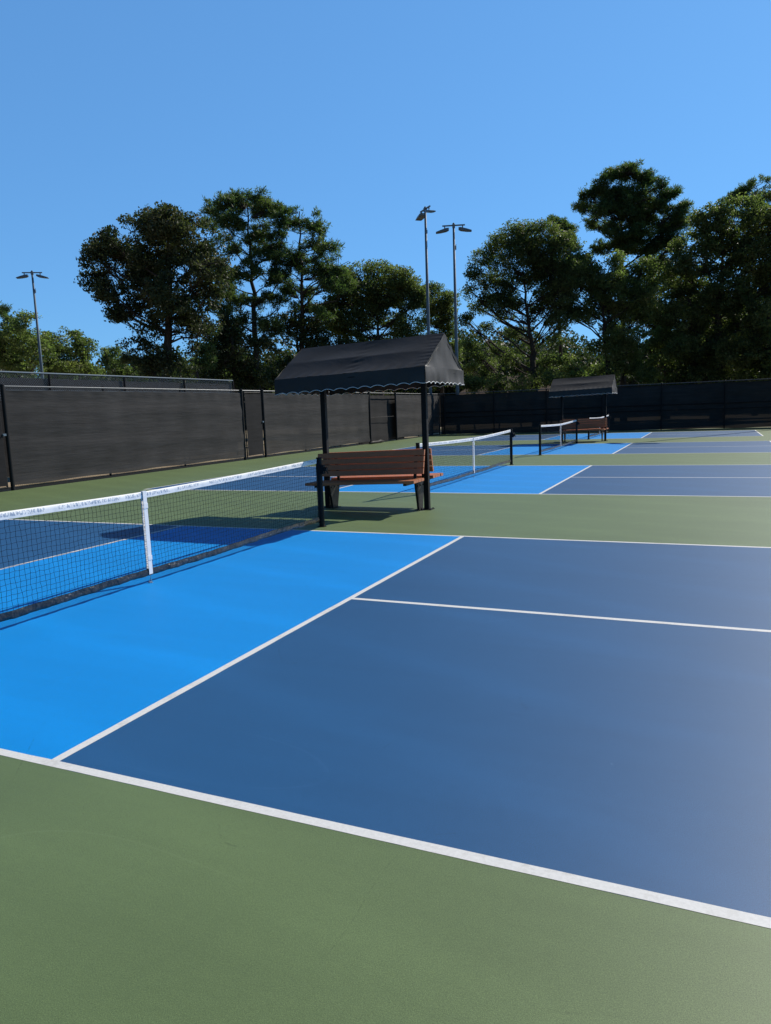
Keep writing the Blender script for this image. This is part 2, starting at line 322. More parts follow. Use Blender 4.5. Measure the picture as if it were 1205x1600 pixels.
for k, o in enumerate(OFF):
    sheet('court_surface', [(-HX, -KX+.025, o, o+L), (KX-.025, HX, o, o+L)], 0, M['navy'])
    sheet('kitchen_surface', [(-KX+.025, KX-.025, o, o+L)], 0, M['sky'])
    rc = [(-HX, HX, o, o+LW), (-HX, HX, o+L-LW, o+L)]
    for s in (-1, 1):
        a, b_ = sorted((s*KX, s*(KX-LW))); rc.append((a, b_, o+LW, o+L-LW))
        a, b_ = sorted((s*HX, s*(HX-LW))); rc.append((a, b_, o+LW, o+L-LW))
        a, b_ = sorted((s*KX, s*(HX-LW))); rc.append((a, b_, o+L/2-LW/2, o+L/2+LW/2))
    sheet('court_lines', rc, .0006, M['line'])

# ---------------------------------------------------------------- nets
NA, NB = -.305, 6.401          # post centres along the net
def net_top(t):                # t in 0..1 along the net: sags to 0.864 in the middle
    return .864+.058*(abs(2*t-1)**1.35)
def make_net():
    root = empty('pickleball_net')
    rnd = random.Random(5)
    for y in (NA, NB):
        mb = MB(); mb.tube([(0, y, 0), (0, y, .925)], .037, 16); mb.tube([(0, y, .925), (0, y, .940)], [.041, .036], 16); mb.tube([(0, y, 0), (0, y, .008)], .06, 16)
        po = mb.build('post', M['black'], root)
    mb = MB(); mb.box(.03, .075, NB-.03, NB+.03, .72, .84); mb.tube([(.07, NB, .78), (.115, NB, .78)], .028, 12); mb.tube([(.10, NB, .78), (.10, NB+.05, .72)], .008, 6)
    mb.build('winch', M['black'], root)
    y0, y1 = NA+.075, NB-.075
    n = 146; m_ = 17
    zb = lambda t: .068+.016*abs(2*t-1)+.006*math.sin(t*17)
    # netting: every cord a thin strip pair (square tube) following the knots
    K = [[None]*(m_+1) for _ in range(n+1)]
    for i in range(n+1):
        t = i/n; zt = net_top(t)-.03; z_b = zb(t)+.05
        for j in range(m_+1):
            s = j/m_; K[i][j] = Vector((rnd.gauss(0, .0025), y0+(y1-y0)*t+rnd.gauss(0, .0028), z_b+(zt-z_b)*s+rnd.gauss(0, .0022)))
    mb = MB(); r = .0015
    for i in range(n+1): mb.tube([K[i][j] for j in range(m_+1)], r, 3, False)
    for j in range(m_+1): mb.tube([K[i][j] for i in range(n+1)], r, 3, False)
    for i in range(n+1):
        for j in range(1, m_): p = K[i][j]; h = .0036; mb.add([p+Vector((h, 0, 0)), p+Vector((0, h, 0)), p-Vector((h, 0, 0)), p-Vector((0, h, 0)), p+Vector((0, 0, h)), p-Vector((0, 0, h))],
             [(0, 1, 4), (1, 2, 4), (2, 3, 4), (3, 0, 4), (1, 0, 5), (2, 1, 5), (3, 2, 5), (0, 3, 5)])
    mb.build('netting', M['string'], root)
    # headband: folded vinyl over the cable, slightly puckered
    nn = 220; V = []; F = []; UV = []
    prof = [(.006, -.058, .0), (.0075, -.03, .45), (.0065, -.004, .95), (0, .002, 1.), (-.0065, -.004, .95), (-.0075, -.03, .45), (-.006, -.058, 0)]
    for i in range(nn+1):
        t = i/nn; wob = .002*math.sin(i*.9)+.0015*math.sin(i*2.3+1)
        for (x, z, v) in prof: V.append((x+(wob if abs(z) > .01 else 0), y0+(y1-y0)*t, net_top(t)+z))
    k = len(prof)
    for i in range(nn):
        for j in range(k-1): F.append((i*k+j, (i+1)*k+j, (i+1)*k+j+1, i*k+j+1)); UV.append([(i/nn, prof[j][2]), ((i+1)/nn, prof[j][2]), ((i+1)/nn, prof[j+1][2]), (i/nn, prof[j+1][2])])
    mb = MB().add(V, F); o = mb.build('headband', M['band'], root, True)
    ul = o.data.uv_layers.new(name='UVMap'); ul.data.foreach_set('uv', [c for f in UV for p in f for c in p])
    MB().tube([(0, NA, .922), (0, y0, net_top(0)-.004)], .004, 6).build('cable', M['black'], root)
    MB().tube([(0, y1, net_top(1)-.004), (0, NB, .922)], .004, 6).build('cable', M['black'], root)
    # bottom band
    V = []; F = []
    for i in range(nn+1):
        t = i/nn; wob = .006*math.sin(i*.53)+.004*math.sin(i*1.9)
        z = zb(t)
        for (x, dz) in [(.004, .062), (.008+wob*.5, .03), (.004+wob, 0), (-.004+wob, 0), (-.008+wob*.5, .03), (-.004, .062)]: V.append((x, y0+(y1-y0)*t, z+dz+.002*math.sin(i*.7)))
    for i in range(nn):
        for j in range(5): F.append((i*6+j, (i+1)*6+j, (i+1)*6+j+1, i*6+j+1))
    MB().add(V, F).build('bottom_band', M['bband'], root, True)
    for y in (y0+.005, y1-.005):
        mb = MB(); mb.tube([(0, y, .06), (0, y, .90)], .0075, 8); mb.build('side_rod', M['black'], root)
    # centre strap with buckle, hook and anchor
    mb = MB(); zt = .868; yc = 3.048
    for s in (1, -1):
        V = []; F = []; kk = 16
        for i in range(kk+1):
            z = zt-(zt-.085)*i/kk; x = s*(.012+.0006*math.sin(i*1.3)); hw = .024
            V += [(x, yc-hw, z), (x, yc+hw, z), (x+s*.003, yc+hw, z), (x+s*.003, yc-hw, z)]
        for i in range(kk):
            for j in range(4): F.append((i*4+j, i*4+(j+1) % 4, (i+1)*4+(j+1) % 4, (i+1)*4+j))
        F += [(0, 1, 2, 3), (kk*4, kk*4+3, kk*4+2, kk*4+1)]
        mb.add(V, F)
    mb.box(-.0148, .0148, yc-.024, yc+.024, zt, zt+.003)
    st = mb.build('centre_strap', M['strap'], root)
    mb = MB()
    mb.box(.0155, .019, yc-.027, yc+.027, .708, .758); mb.build('buckle', M['strap'], st)
    MB().box(.0155, .019, yc-.027, yc+.027, .22, .262).build('buckle', M['strap'], st)
    mb = MB(); mb.tube([(0, yc, .09), (.005, yc, .05), (.004, yc+.004, .012)], .004, 6)
    mb.tube([(0, yc-.016, .02), (0, yc-.008, .03), (0, yc+.008, .03), (0, yc+.016, .02), (0, yc+.008, .008), (0, yc-.008, .008), (0, yc-.016, .02)], .003, 6, False)
    mb.tube([(0, yc, 0), (0, yc, .006)], .022, 12)
    mb.build('anchor_hook', M['chrome'], st)
    return root
net = make_net()
NL = ['nearest net, cut by the left edge, white printed headband and white centre strap',
      'net just behind the big covered bench, crank box on its far right post',
      'small distant net directly left of the far covered bench',
      'farthest net, mostly hidden behind the brown slats of the far covered bench']
for k, o in enumerate(OFF):
    q = net if k == 0 else copy_tree(net); q.location = (0, o, 0)
    tag(q, NL[k], 'net', 'pickleball nets')

# ---------------------------------------------------------------- covered benches
SH = .026     # the frames sag: left end lower
def warp(mb, on=True):
    if on: mb.v = [(x, y, z+SH*x*min(1, z/.4)) for x, y, z in mb.v]
    return mb
def make_canopy():
    root = empty('shade_canopy')
    a, Lc, W, ZE, ZR, ZV = .865, 1.215, .86, 2.085, 2.60, 1.865
    for s in (-1, 1):
        mb = MB(); mb.bevbox(s*a-.04, s*a+.04, -.04, .04, 0, 2.30, .005, 'z'); mb.build('post', M['black'], root)
        mb = MB(); mb.box(s*a-.09, s*a+.09, -.09, .09, 0, .012)
        for i in (-1, 1):
            for j in (-1, 1): mb.tube([(s*a+i*.068, j*.068, .012), (s*a+i*.068, j*.068, .026)], .010, 6)
        mb.build('base_plate', M['black'], root)
    # steel frame under the cloth
    mb = MB(); r = .014; ZE -= .035; ZR -= .035
    for x in (-Lc+.02, -a, 0, a, Lc-.02):
        mb.tube([(x, -W+.02, ZE-.02), (x, 0, ZR-.025)], r, 8); mb.tube([(x, W-.02, ZE-.02), (x, 0, ZR-.025)], r, 8)
    for s in (-1, 1):
        mb.tube([(-Lc+.02, s*(W-.02), ZE-.02), (Lc-.02, s*(W-.02), ZE-.02)], r, 8)
        mb.tube([(-Lc+.02, s*W*.5, (ZE+ZR)/2-.022), (Lc-.02, s*W*.5, (ZE+ZR)/2-.022)], r, 8)
        mb.tube([(s*a, -W+.02, ZE-.02), (s*a, W-.02, ZE-.02)], .02, 8)
        mb.tube([(s*(Lc-.02), -W+.02, ZE-.02), (s*(Lc-.02), W-.02, ZE-.02)], r, 8)
    mb.tube([(-Lc+.02, 0, ZR-.025), (Lc-.02, 0, ZR-.025)], r, 8)
    warp(mb).build('frame', M['black'], root)
    ZE += .035; ZR += .035
    rnd = np.random.default_rng(3)
    # roof cloth: two slopes, each two slightly sagging panels with pull wrinkles at the middle rib and the gable
    nu, nv = 200, 44
    def slope(s):
        V = []; F = []
        for i in range(nu+1):
            x = -Lc+2*Lc*i/nu
            for j in range(nv+1):
                t = j/nv; y = s*W*t; z = ZR+(ZE-ZR)*t
                tt = (t*2) % 1 if t < 1 else 0
                sag = -.022*math.sin(math.pi*tt)*(.6+.4*math.cos(x*2.2))
                pull = math.exp(-((x-.02)/.09)**2)*.0035*math.sin(t*46+x*14)*(1 if t > .45 else .5)
                pull += math.exp(-((x-Lc)/.16)**2)*.003*math.sin(t*60)
                pull += .004*math.sin(x*33+t*9)*max(0, t-.8)*5
                pull += .003*math.sin(x*7+t*5+1)
                V.append((x, y, z+sag+pull+.004))
        for i in range(nu):
            for j in range(nv):
                q = (i*(nv+1)+j, (i+1)*(nv+1)+j, (i+1)*(nv+1)+j+1, i*(nv+1)+j+1); F.append(q if s < 0 else q[::-1])
        return V, F
    mb = MB()
    for s in (-1, 1): mb.add(*slope(s))
    # gable ends
    for s in (-1, 1):
        V = []; F = []; ng = 30; nz = 14
        for i in range(ng+1):
            y = -W+2*W*i/ng; zt = ZR+(ZE-ZR)*abs(y)/W
            for j in range(nz+1):
                z = ZE+(zt-ZE)*j/nz
                V.append((s*(Lc-.012*math.sin(math.pi*j/nz)+.004*math.sin(y*26)*(j/nz)+.003*math.sin(y*9+z*14)), y, z+.003))
        for i in range(ng):
            for j in range(nz): q = (i*(nz+1)+j, (i+1)*(nz+1)+j, (i+1)*(nz+1)+j+1, i*(nz+1)+j+1); F.append(q if s > 0 else q[::-1])
        mb.add(V, F)
    warp(mb).build('roof_cloth', M['canvas'], root, True)
    # valances with a scalloped, white-piped lower edge
    per = .2; st = .0125
    def scal(d): return .030*abs(math.sin(math.pi*d/per))**.8
    def side(p0, p1, out):
        p0, p1, out = Vector(p0), Vector(p1), Vector(out); ln = (p1-p0).length; kk = int(round(ln/st)); V = []; F = []; E = []
        rows = 9; ph = 0
        for i in range(kk+1):
            d = ln*i/kk; b0 = p0+(p1-p0)*(d/ln); zb = ZV+scal(d)-.010
            endf = min(1, min(d, ln-d)/.14); zb = zb*endf+(ZV-.004)*(1-endf)
            for j in range(rows+1):
                t = j/rows; z = (ZE+.004)*(1-t)+zb*t
                wv = (.010*math.sin(d*9+ph)+.005*math.sin(d*23))*t+.012*math.sin(math.pi*t)*math.sin(d*3.1+.5)
                V.append(b0+out*(wv+.004)+Vector((0, 0, z)))
            E.append(V[-1].copy())
        for i in range(kk):
            for j in range(rows): F.append((i*(rows+1)+j, i*(rows+1)+j+1, (i+1)*(rows+1)+j+1, (i+1)*(rows+1)+j))
        return V, F, E
    for p0, p1, out in (((-Lc, -W, 0), (Lc, -W, 0), (0, -1, 0)), ((Lc, -W, 0), (Lc, W, 0), (1, 0, 0)), ((Lc, W, 0), (-Lc, W, 0), (0, 1, 0)), ((-Lc, W, 0), (-Lc, -W, 0), (-1, 0, 0))):
        V, F, E = side(p0, p1, out)
        va = warp(MB().add(V, F)).build('valance', M['canvas'], root, True)
        warp(MB().tube(E, .0048, 6)).build('piping', M['hem'], va, True)
    return root
def make_bench():
    root = empty('double_bench')
    Lb = .90; zs = .487
    for s in (-1, 1):
        mb = MB(); pw = .104
        for i in range(4):
            v0 = .195+i*(pw+.010); y0, y1 = sorted((s*v0, s*(v0+pw)))
            mb.bevbox(-Lb-.01*(i == 3), Lb+.01*(i == 3), y0, y1, zs-.042, zs, .006, 'x')
        warp(mb).build('seat', M['plank'], root)
        mb = MB()
        for i in range(4):
            z0 = .548+i*.0925; z1 = z0+.084; f = lambda z: .205-(z-.53)*.24
            P = []
            for x in (-Lb-.03, Lb-.0):
                P += [(x, s*f(z0), z0), (x, s*(f(z0)+.036), z0+.006), (x, s*(f(z1)+.036), z1+.002), (x, s*f(z1), z1)]
            F = [(0, 1, 2, 3), (7, 6, 5, 4), (0, 4, 5, 1), (1, 5, 6, 2), (2, 6, 7, 3), (3, 7, 4, 0)]
            if s < 0: F = [q[::-1] for q in F]
            mb.add(P, F)
        warp(mb).build('backrest', M['plank'], root)
    for x in (-.745, .745):
        mb = MB(); T = .016
        V = [(x-T, -.19, .44), (x-T, .19, .44), (x-T, .105, .12), (x-T, .08, .0), (x-T, -.08, 0), (x-T, -.105, .12)]
        V += [(x+T, b_, c) for _, b_, c in V]
        F = [(0, 1, 2, 3, 4, 5), (11, 10, 9, 8, 7, 6)]+[(i, 6+i, 6+(i+1) % 6, (i+1) % 6) for i in range(6)]
        mb.add(V, F); mb.box(x-.05, x+.05, -.12, .12, 0, .010)
        mb.box(x-.022, x+.022, -.60, .60, .408, .444)
        warp(mb); lg = mb.build('leg', M['leg'], root)
        mb = MB()
        for s in (-1, 1): mb.add([(x-.02, s*.17, .44), (x+.02, s*.17, .44), (x+.02, s*.075, .88), (x-.02, s*.075, .88), (x-.02, s*.203, .44), (x+.02, s*.203, .44), (x+.02, s*.108, .88), (x-.02, s*.108, .88)],
              [(0, 1, 2, 3), (7, 6, 5, 4), (0, 4, 5, 1), (1, 5, 6, 2), (2, 6, 7, 3), (3, 7, 4, 0)])
        for y in (-.12, .12, 0): mb.tube([(x+T, y, .36), (x+T+.01, y, .36)], .011, 8)
        warp(mb).build('back_bracket', M['leg'], lg)
    return root
cano = make_canopy(); ben = make_bench()
C1 = (-.03, 8.24, -.004); C2 = (.03, 28.45, -.004)
cano.location = C1; ben.location = C1
c2 = copy_tree(cano); b2 = copy_tree(ben); c2.location = C2; b2.location = C2
tag(cano, 'large near black canvas canopy with scalloped white-piped edge on two black posts', 'canopy', 'shade canopies over the benches')
tag(c2, 'small distant black canopy standing in front of the dark back fence', 'canopy', 'shade canopies over the benches')
tag(ben, 'near brown slatted back-to-back bench under the large black canopy', 'bench', 'back-to-back benches')
tag(b2, 'far brown slatted back-to-back bench under the small distant canopy', 'bench', 'back-to-back benches')

# ---------------------------------------------------------------- fences
def chain(mb, A, B, z0, z1, d=.057, r=.0016, off=0.):
    # woven diamonds as zig-zag wires between A and B (plan points)
    A, B = Vector((*A, 0)), Vector((*B, 0)); ln = (B-A).length; e = (B-A)/ln; nrm = Vector((-e.y, e.x, 0)); n_ = int(ln/d); rows = max(1, int(round((z1-z0)/d*1.0)))
    V = []; F = []
    for i in range(n_):
        for s in (0, 1):
            pts = []
            for k in range(rows+1):
                x = i*d+((k+s) % 2)*d
                pts.append(A+e*x+nrm*off+Vector((0, 0, z0+(z1-z0)*k/rows)))
            for k in range(rows):
                p, q = pts[k], pts[k+1]; u = e*r; b0 = len(V)
                V += [p-u, p+u, q+u, q-u]; F.append((b0, b0+1, b0+2, b0+3))
    mb.add(V, F)
def screen_mesh(A, B, z0, z1, off, seed=0, du=.06, amp=.012, pulls=()):
    A, B = Vector((*A, 0)), Vector((*B, 0)); ln = (B-A).length; e = (B-A)/ln; nrm = Vector((-e.y, e.x, 0)); n_ = max(4, int(ln/du)); m_ = 24
    rn = random.Random(seed); ph = [rn.uniform(0, 6) for _ in range(8)]
    V = []; F = []
    for i in range(n_+1):
        x = ln*i/n_
        for j in range(m_+1):
            t = j/m_
            o = amp*(math.sin(x*1.1+ph[0]+2*t)+.6*math.sin(t*17+ph[1]+.5*math.sin(x*.8))+.35*math.sin(t*31+x*.35+ph[2])+.3*math.sin(x*5.1+ph[3]))
            if t > .94: o += .006*math.sin(x*10.3)
            if t < .06: o += .010*math.sin(x*3.3+ph[4])
            zz = z0+(z1-z0)*t
            if j == 0: zz += .012*math.sin(x*2.3+ph[5])
            if j == m_: zz -= .010*abs(math.sin(x*5.15))
            V.append(A+e*x+nrm*(off+o)+Vector((0, 0, zz)))
    for i in range(n_):
        for j in range(m_): F.append((i*(m_+1)+j, (i+1)*(m_+1)+j, (i+1)*(m_+1)+j+1, i*(m_+1)+j+1))
    return V, F
FX = -10.2
def post(root, x, y, h, r=.04, name='post'):
    mb = MB(); mb.tube([(x, y, -.05), (x, y, h)], r, 14); mb.tube([(x, y, h), (x, y, h+.02), (x, y, h+.035)], [r+.005, r+.003, r*.4], 14); return mb.build(name, M['black'], root)
def gate(root, x, y0, y1, h, pole_y):
    mb = MB()
    for y in (y0, y1): mb.tube([(x+.02, y, .07), (x+.02, y, h-.05)], .022, 10)
    for z in (.09, h-.07, h*.5): mb.tube([(x+.02, y0, z), (x+.02, y1, z)], .02, 10)
    return mb
lf = empty('windscreen_fence', (FX, 9.85, 0))
def loc(mb, o=(FX, 9.85)): mb.v = [(x-o[0], y-o[1], z) for x, y, z in mb.v]; return mb
FZ = 2.42
runs = [(1.2, 8.45), (9.85, 19.30), (20.61, 29.75), (32.95, 39.6)]
def lpost(y, r=.04, x=FX):
    mb = MB(); mb.tube([(x, y, -.05), (x, y, FZ+.02)], r, 14); mb.tube([(x, y, FZ+.02), (x, y, FZ+.04), (x, y, FZ+.055)], [r+.005, r+.003, r*.4], 14); loc(mb).build('post', M['black'], lf)
for y in (1.2, 8.45, 9.85, 19.30, 20.61, 29.75, 32.95, 39.6): lpost(y, .048, FX+.02)
for a, b_ in runs:
    k = int(round((b_-a)/3.15))
    for i in range(1, k): lpost(a+(b_-a)*i/k, .03, FX-.05)
mb = MB(); mb.tube([(FX-.03, 1.2, FZ), (FX-.03, 39.6, FZ)], .021, 10); loc(mb).build('top_rail', M['rail'], lf)
mb = MB()
for a, b_ in runs: mb.box(FX-.02, FX+.02, a, b_, -.02, .045)
loc(mb).build('bottom_rail', M['black'], lf)
mb = MB()
for a, b_ in runs+[(29.8, 32.9)]:
    chain(mb, (FX, a), (FX, b_), .045, .17); chain(mb, (FX, a), (FX, b_), FZ-.16, FZ+.03)
loc(mb).build('chain_link', M['blackmetal'], lf)
for i, (a, b_) in enumerate(runs):
    V, F = screen_mesh((FX, a+.03), (FX, b_-.03), .115, FZ-.085, -.03, i)
    if i in (2,):   # loose end bows away beside the open bay
        V = [Vector((v.x, v.y-(.16*math.sin(math.pi*min(1, max(0, v.z/2.4)))+.02)*max(0, (v.y-28.6)/1.1), v.z)) for v in V]
    loc(MB().add(V, F)).build('windscreen', M['screen'], lf, True)
    # tie grommets along the top
    mb = MB(); mb.box(FX-.004, FX+.004, a+.05, b_-.05, FZ-.092, FZ-.080)
    loc(mb).build('tie_strip', M['rail'], lf)
V, F = screen_mesh((FX, 28.9), (FX, 34.6), .03, FZ-.10, .22, 9); loc(MB().add(V, F)).build('windscreen', M['screen2'], lf, True)  # dark sheet added behind the open bay, standing in for the darkness beyond
mb = MB(); mb.tube([(FX-.03, 29.8, 1.25), (FX-.03, 32.9, 1.25)], .009, 8); loc(mb).build('mid_rail', M['black'], lf)
tag(lf, 'long sunlit black windscreen fence running along the left side of the courts', 'fence')
def make_gate(y0, y1, lab):
    root = empty('gate', (FX, y0, 0)); o = (FX, y0)
    mb = MB()
    for y in (y0+.09, y1-.10): mb.tube([(FX+.02, y, .06), (FX+.02, y, FZ-.05)], .023, 10)
    for z in (.08, FZ-.07, FZ*.52): mb.tube([(FX+.02, y0+.09, z), (FX+.02, y1-.10, z)], .02, 10)
    loc(mb, o).build('gate_frame', M['black'], root)
    V, F = screen_mesh((FX, y0+.10), (FX, y1-.11), .13, FZ-.10, -.052, int(y0), .06, .004); loc(MB().add(V, F), o).build('windscreen', M['screen2'], root, True)
    mb = MB(); chain(mb, (FX, y0+.1), (FX, y1-.11), .08, .16); loc(mb, o).build('chain_link', M['blackmetal'], root)
    mb = MB(); mb.box(FX+.04, FX+.075, y1-.11, y1-.02, 1.28, 1.33); mb.tube([(FX+.075, y1-.10, 1.30), (FX+.10, y1-.10, 1.30)], .012, 8); loc(mb, o).build('latch', M['galv'], root)
    for z in (.4, 2.0): loc(MB().box(FX-.01, FX+.05, y0+.04, y0+.11, z, z+.05), o).build('hinge', M['black'], root)
    tag(root, lab, 'gate', 'gates in the left fence')
make_gate(8.50, 9.80, 'windscreened gate at the left edge, cut by the frame')
make_gate(19.35, 20.55, 'narrow dark windscreened gate between two black posts left of the canopy')

# taller fence behind, with a bare strip of chain link under its rail
rf = empty('tall_fence', (-13, 3, 0)); RZ = 2.98; o = (-13, 3)
for i in range(8):
    y = 1.6+i*3.03
    mb = MB(); mb.tube([(-13, y, -.05), (-13, y, RZ-.02)], .035, 10); loc(mb, o).build('post', M['black'], rf)
mb = MB(); mb.tube([(-13, 1.6, RZ), (-13, 22.8, RZ)], .024, 10); loc(mb, o).build('top_rail', M['galv'], rf)
mb = MB(); chain(mb, (-13, 1.6), (-13, 22.8), 2.2, RZ-.03, .075, .0026); loc(mb, o).build('chain_link', M['galv'], rf)
V, F = screen_mesh((-13.05, 1.6), (-13.05, 22.8), .1, 2.84, 0, 21, .2); loc(MB().add(V, F), o).build('windscreen', M['screen2'], rf, True)
tag(rf, 'taller chain-link fence with pale top rail rising behind the left windscreen fence', 'fence')

# back fence
BY = 39.6; bf = empty('windscreen_fence', (0, BY, 0)); BX1 = 12.0; o = (0, BY)
xs = [-10.2+3.05*i for i in range(0, 8)]
for x in xs:
    mb = MB(); mb.tube([(x+.35, BY-.03, -.05), (x+.35, BY-.03, FZ+.03)], .034, 12); mb.tube([(x+.35, BY-.03, FZ+.03), (x+.35, BY-.03, FZ+.05)], [.038, .015], 12); loc(mb, o).build('post', M['black'], bf)
mb = MB(); mb.tube([(-10.2, BY, FZ), (BX1, BY, FZ)], .021, 10); loc(mb, o).build('top_rail', M['rail'], bf)
mb = MB(); mb.tube([(-10.2, BY, 1.30), (BX1, BY, 1.30)], .02, 10); mb.tube([(-10.2, BY, 1.02), (BX1, BY, 1.02)], .014, 10); loc(mb, o).build('mid_rail', M['black'], bf)
mb = MB(); chain(mb, (-10.2, BY), (BX1, BY), FZ-.16, FZ+.03); loc(mb, o).build('chain_link', M['blackmetal'], bf)
V, F = screen_mesh((-10.1, BY+.05), (BX1, BY+.05), .01, FZ-.08, 0, 33, .08); loc(MB().add(V, F), o).build('windscreen', M['screen'], bf, True)
tag(bf, 'shaded black windscreen fence across the far end of the courts', 'fence')

mb = MB(); rn = random.Random(2)
mb.tube([(FX+.30, 29.0, .06), (FX+.26, 29.5, .075), (FX+.28, 30.0, .07), (FX+.22, 30.4, .085), (FX+.25, 30.8, .05)], [.04, .07, .06, .085, .03], 12)
bu = mb.build('cloth_bundle', M['black'], None, True)
tag(bu, 'dark rolled cloth lying on the green court edge at the left fence', 'bundle')

# ---------------------------------------------------------------- light poles
def make_pole(h):
    root = empty('light_pole')
    mb = MB(); mb.tube([(0, 0, -.1), (0, 0, h*.5), (0, 0, h+.12)], [.115, .095, .062], 16); mb.tube([(0, 0, -.06), (0, 0, .03)], .2, 16); mb.tube([(0, 0, h+.12), (0, 0, h+.17)], [.07, .02], 12)
    mb.build('pole', M['galv'], root, True)
    mb = MB(); mb.box(-.66, .66, -.035, .035, h-.02, h+.05); mb.box(-.08, .08, -.08, .08, h-.12, h+.08); mb.build('crossarm', M['lamp'], root)
    mb = MB(); mb.box(.05, .13, -.05, .05, h-1.35, h-1.15); mb.tube([(.09, 0, h-1.15), (.12, 0, h-1.05)], .02, 6); mb.build('sensor', M['lamp'], root)
    for s in (-1, 1):
        mb = MB(); mb.tube([(s*.52, 0, h), (s*.52, 0, h-.14)], .035, 8)
        c = Vector((s*.64, 0, h-.25)); tl = .22
        # wedge-shaped shoebox head, outer end drooping
        V = []
        for t, ww, t0, t1 in ((-.36, .16, -.06, .05), (-.22, .20, -.09, .07), (.10, .21, -.07, .05), (.40, .19, -.03, .015)):
            x = t; zc = -tl*t*1.0
            V += [c+Vector((s*x, -ww, zc+t0)), c+Vector((s*x, ww, zc+t0)), c+Vector((s*x, ww*.85, zc+t1)), c+Vector((s*x, -ww*.85, zc+t1))]
        F = [(0, 1, 2, 3), (15, 14, 13, 12)]
        for i in range(3):
            for j in range(4): F.append((i*4+j, (i+1)*4+j, (i+1)*4+(j+1) % 4, i*4+(j+1) % 4))
        mb.add(V, F); hd = mb.build('lamp_head', M['lamp'], root)
        mb = MB(); mb.add([c+Vector((s*x, y, -tl*x-zz-.004)) for x, y, zz in ((-.20, -.15, .085), (-.20, .15, .085), (.30, .15, .048), (.30, -.15, .048))], [(0, 1, 2, 3)])
        mb.build('lens', M['glass'], hd)
    return root
PL = [((-9.22, 40.25), 12.1, 19, 'grey floodlight pole right of the canopy peak, two heads level on a crossarm'),
      ((-10.55, 39.15), 12.95, -45, 'tallest grey floodlight pole, its heads seen end-on at a slant, rising from behind the canopy'),
      ((-38.6, 36.0), 11.95, 34, 'distant twin-head floodlight pole at the left, above the pale green trees'),
      ((-21.0, 71.0), 11.6, 15, 'faint far floodlight pole whose heads show among the oak leaves between the two tall poles'),
      ((9.45, 40.15), 12.1, -24, 'floodlight pole just beyond the right edge, casting a thin shadow over the courts')]
for (x, y), h, rz, lab in PL:
    q = make_pole(h); q.location = (x, y, 0); q.rotation_euler = (0, 0, R(rz)); tag(q, lab, 'light pole', 'court floodlight poles')

# ---------------------------------------------------------------- house behind the oak
def make_house():
    c = at(800, 590, 74); x, y = c.x, 74
    root = empty('house', (x, y, 0), R(12))
    wall = plain('house_wall', (.32, .28, .24), .8); roofm = plain('brown_shingles', (.11, .075, .055), .9, .2, 0, .3, 5., .4)
    MB().box(-5, 5, -3.5, 3.5, 0, 2.9).build('wall', wall, root)
    mb = MB(); mb.add([(-5.5, -4, 2.8), (5.5, -4, 2.8), (5.5, 4, 2.8), (-5.5, 4, 2.8), (-3.2, 0, 4.7), (3.2, 0, 4.7)], [(0, 1, 5, 4), (1, 2, 5), (2, 3, 4, 5), (3, 0, 4), (3, 2, 1, 0)])
    mb.build('roof', roofm, root)
    for xx in (-3, 0, 3):
        f = MB().box(xx-.55, xx+.55, -3.56, -3.5, 1.0, 2.2).build('window', M['hem'], root)
        MB().box(xx-.47, xx+.47, -3.58, -3.562, 1.08, 2.12).build('pane', M['black'], f)
    tag(root, 'low house with brown roof glimpsed behind the oak right of the canopy', 'house')
make_house()

# ---------------------------------------------------------------- trees
RNG = np.random.default_rng(11)
def unit(n): v = RNG.normal(size=(n, 3)); return v/np.linalg.norm(v, axis=1)[:, None]
NW = RNG.normal(size=(10, 3)); NW = NW/np.linalg.norm(NW, axis=1)[:, None]*RNG.uniform(1.6, 4.6, (10, 1)); NP = RNG.uniform(0, 6.28, 10)
def clumpy(P): return np.sin(P@NW.T+NP).sum(1)/10**.5     # smooth 3-D noise, std about 0.7
def ball(n): return unit(n)*RNG.uniform(0, 1, (n, 1))**.45
def leaves_bm(C, size, asp=.55, flat=.0):
    n = len(C); a = unit(n); r_ = unit(n); b = np.cross(a, r_); b /= np.linalg.norm(b, axis=1)[:, None]
    s = size*RNG.uniform(.6, 1.35, (n, 1)); nrm = np.cross(a, b)*s*.12
    V = np.stack([C-a*s*.5, C+b*s*asp*.5+nrm, C+a*s*.5, C-b*s*asp*.5+nrm], 1).reshape(-1, 3)
    return V
def tufts(C, per, length, wid, updir=.35):
    n = len(C)*per; base = np.repeat(C, per, 0); d = unit(n); d[:, 2] += updir; d /= np.linalg.norm(d, axis=1)[:, None]
    r_ = unit(n); b = np.cross(d, r_); b /= np.linalg.norm(b, axis=1)[:, None]; l = length*RNG.uniform(.6, 1.2, (n, 1))
    V = np.stack([base, base+d*l*.55+b*wid*.5, base+d*l, base+d*l*.55-b*wid*.5], 1).reshape(-1, 3)
    return V
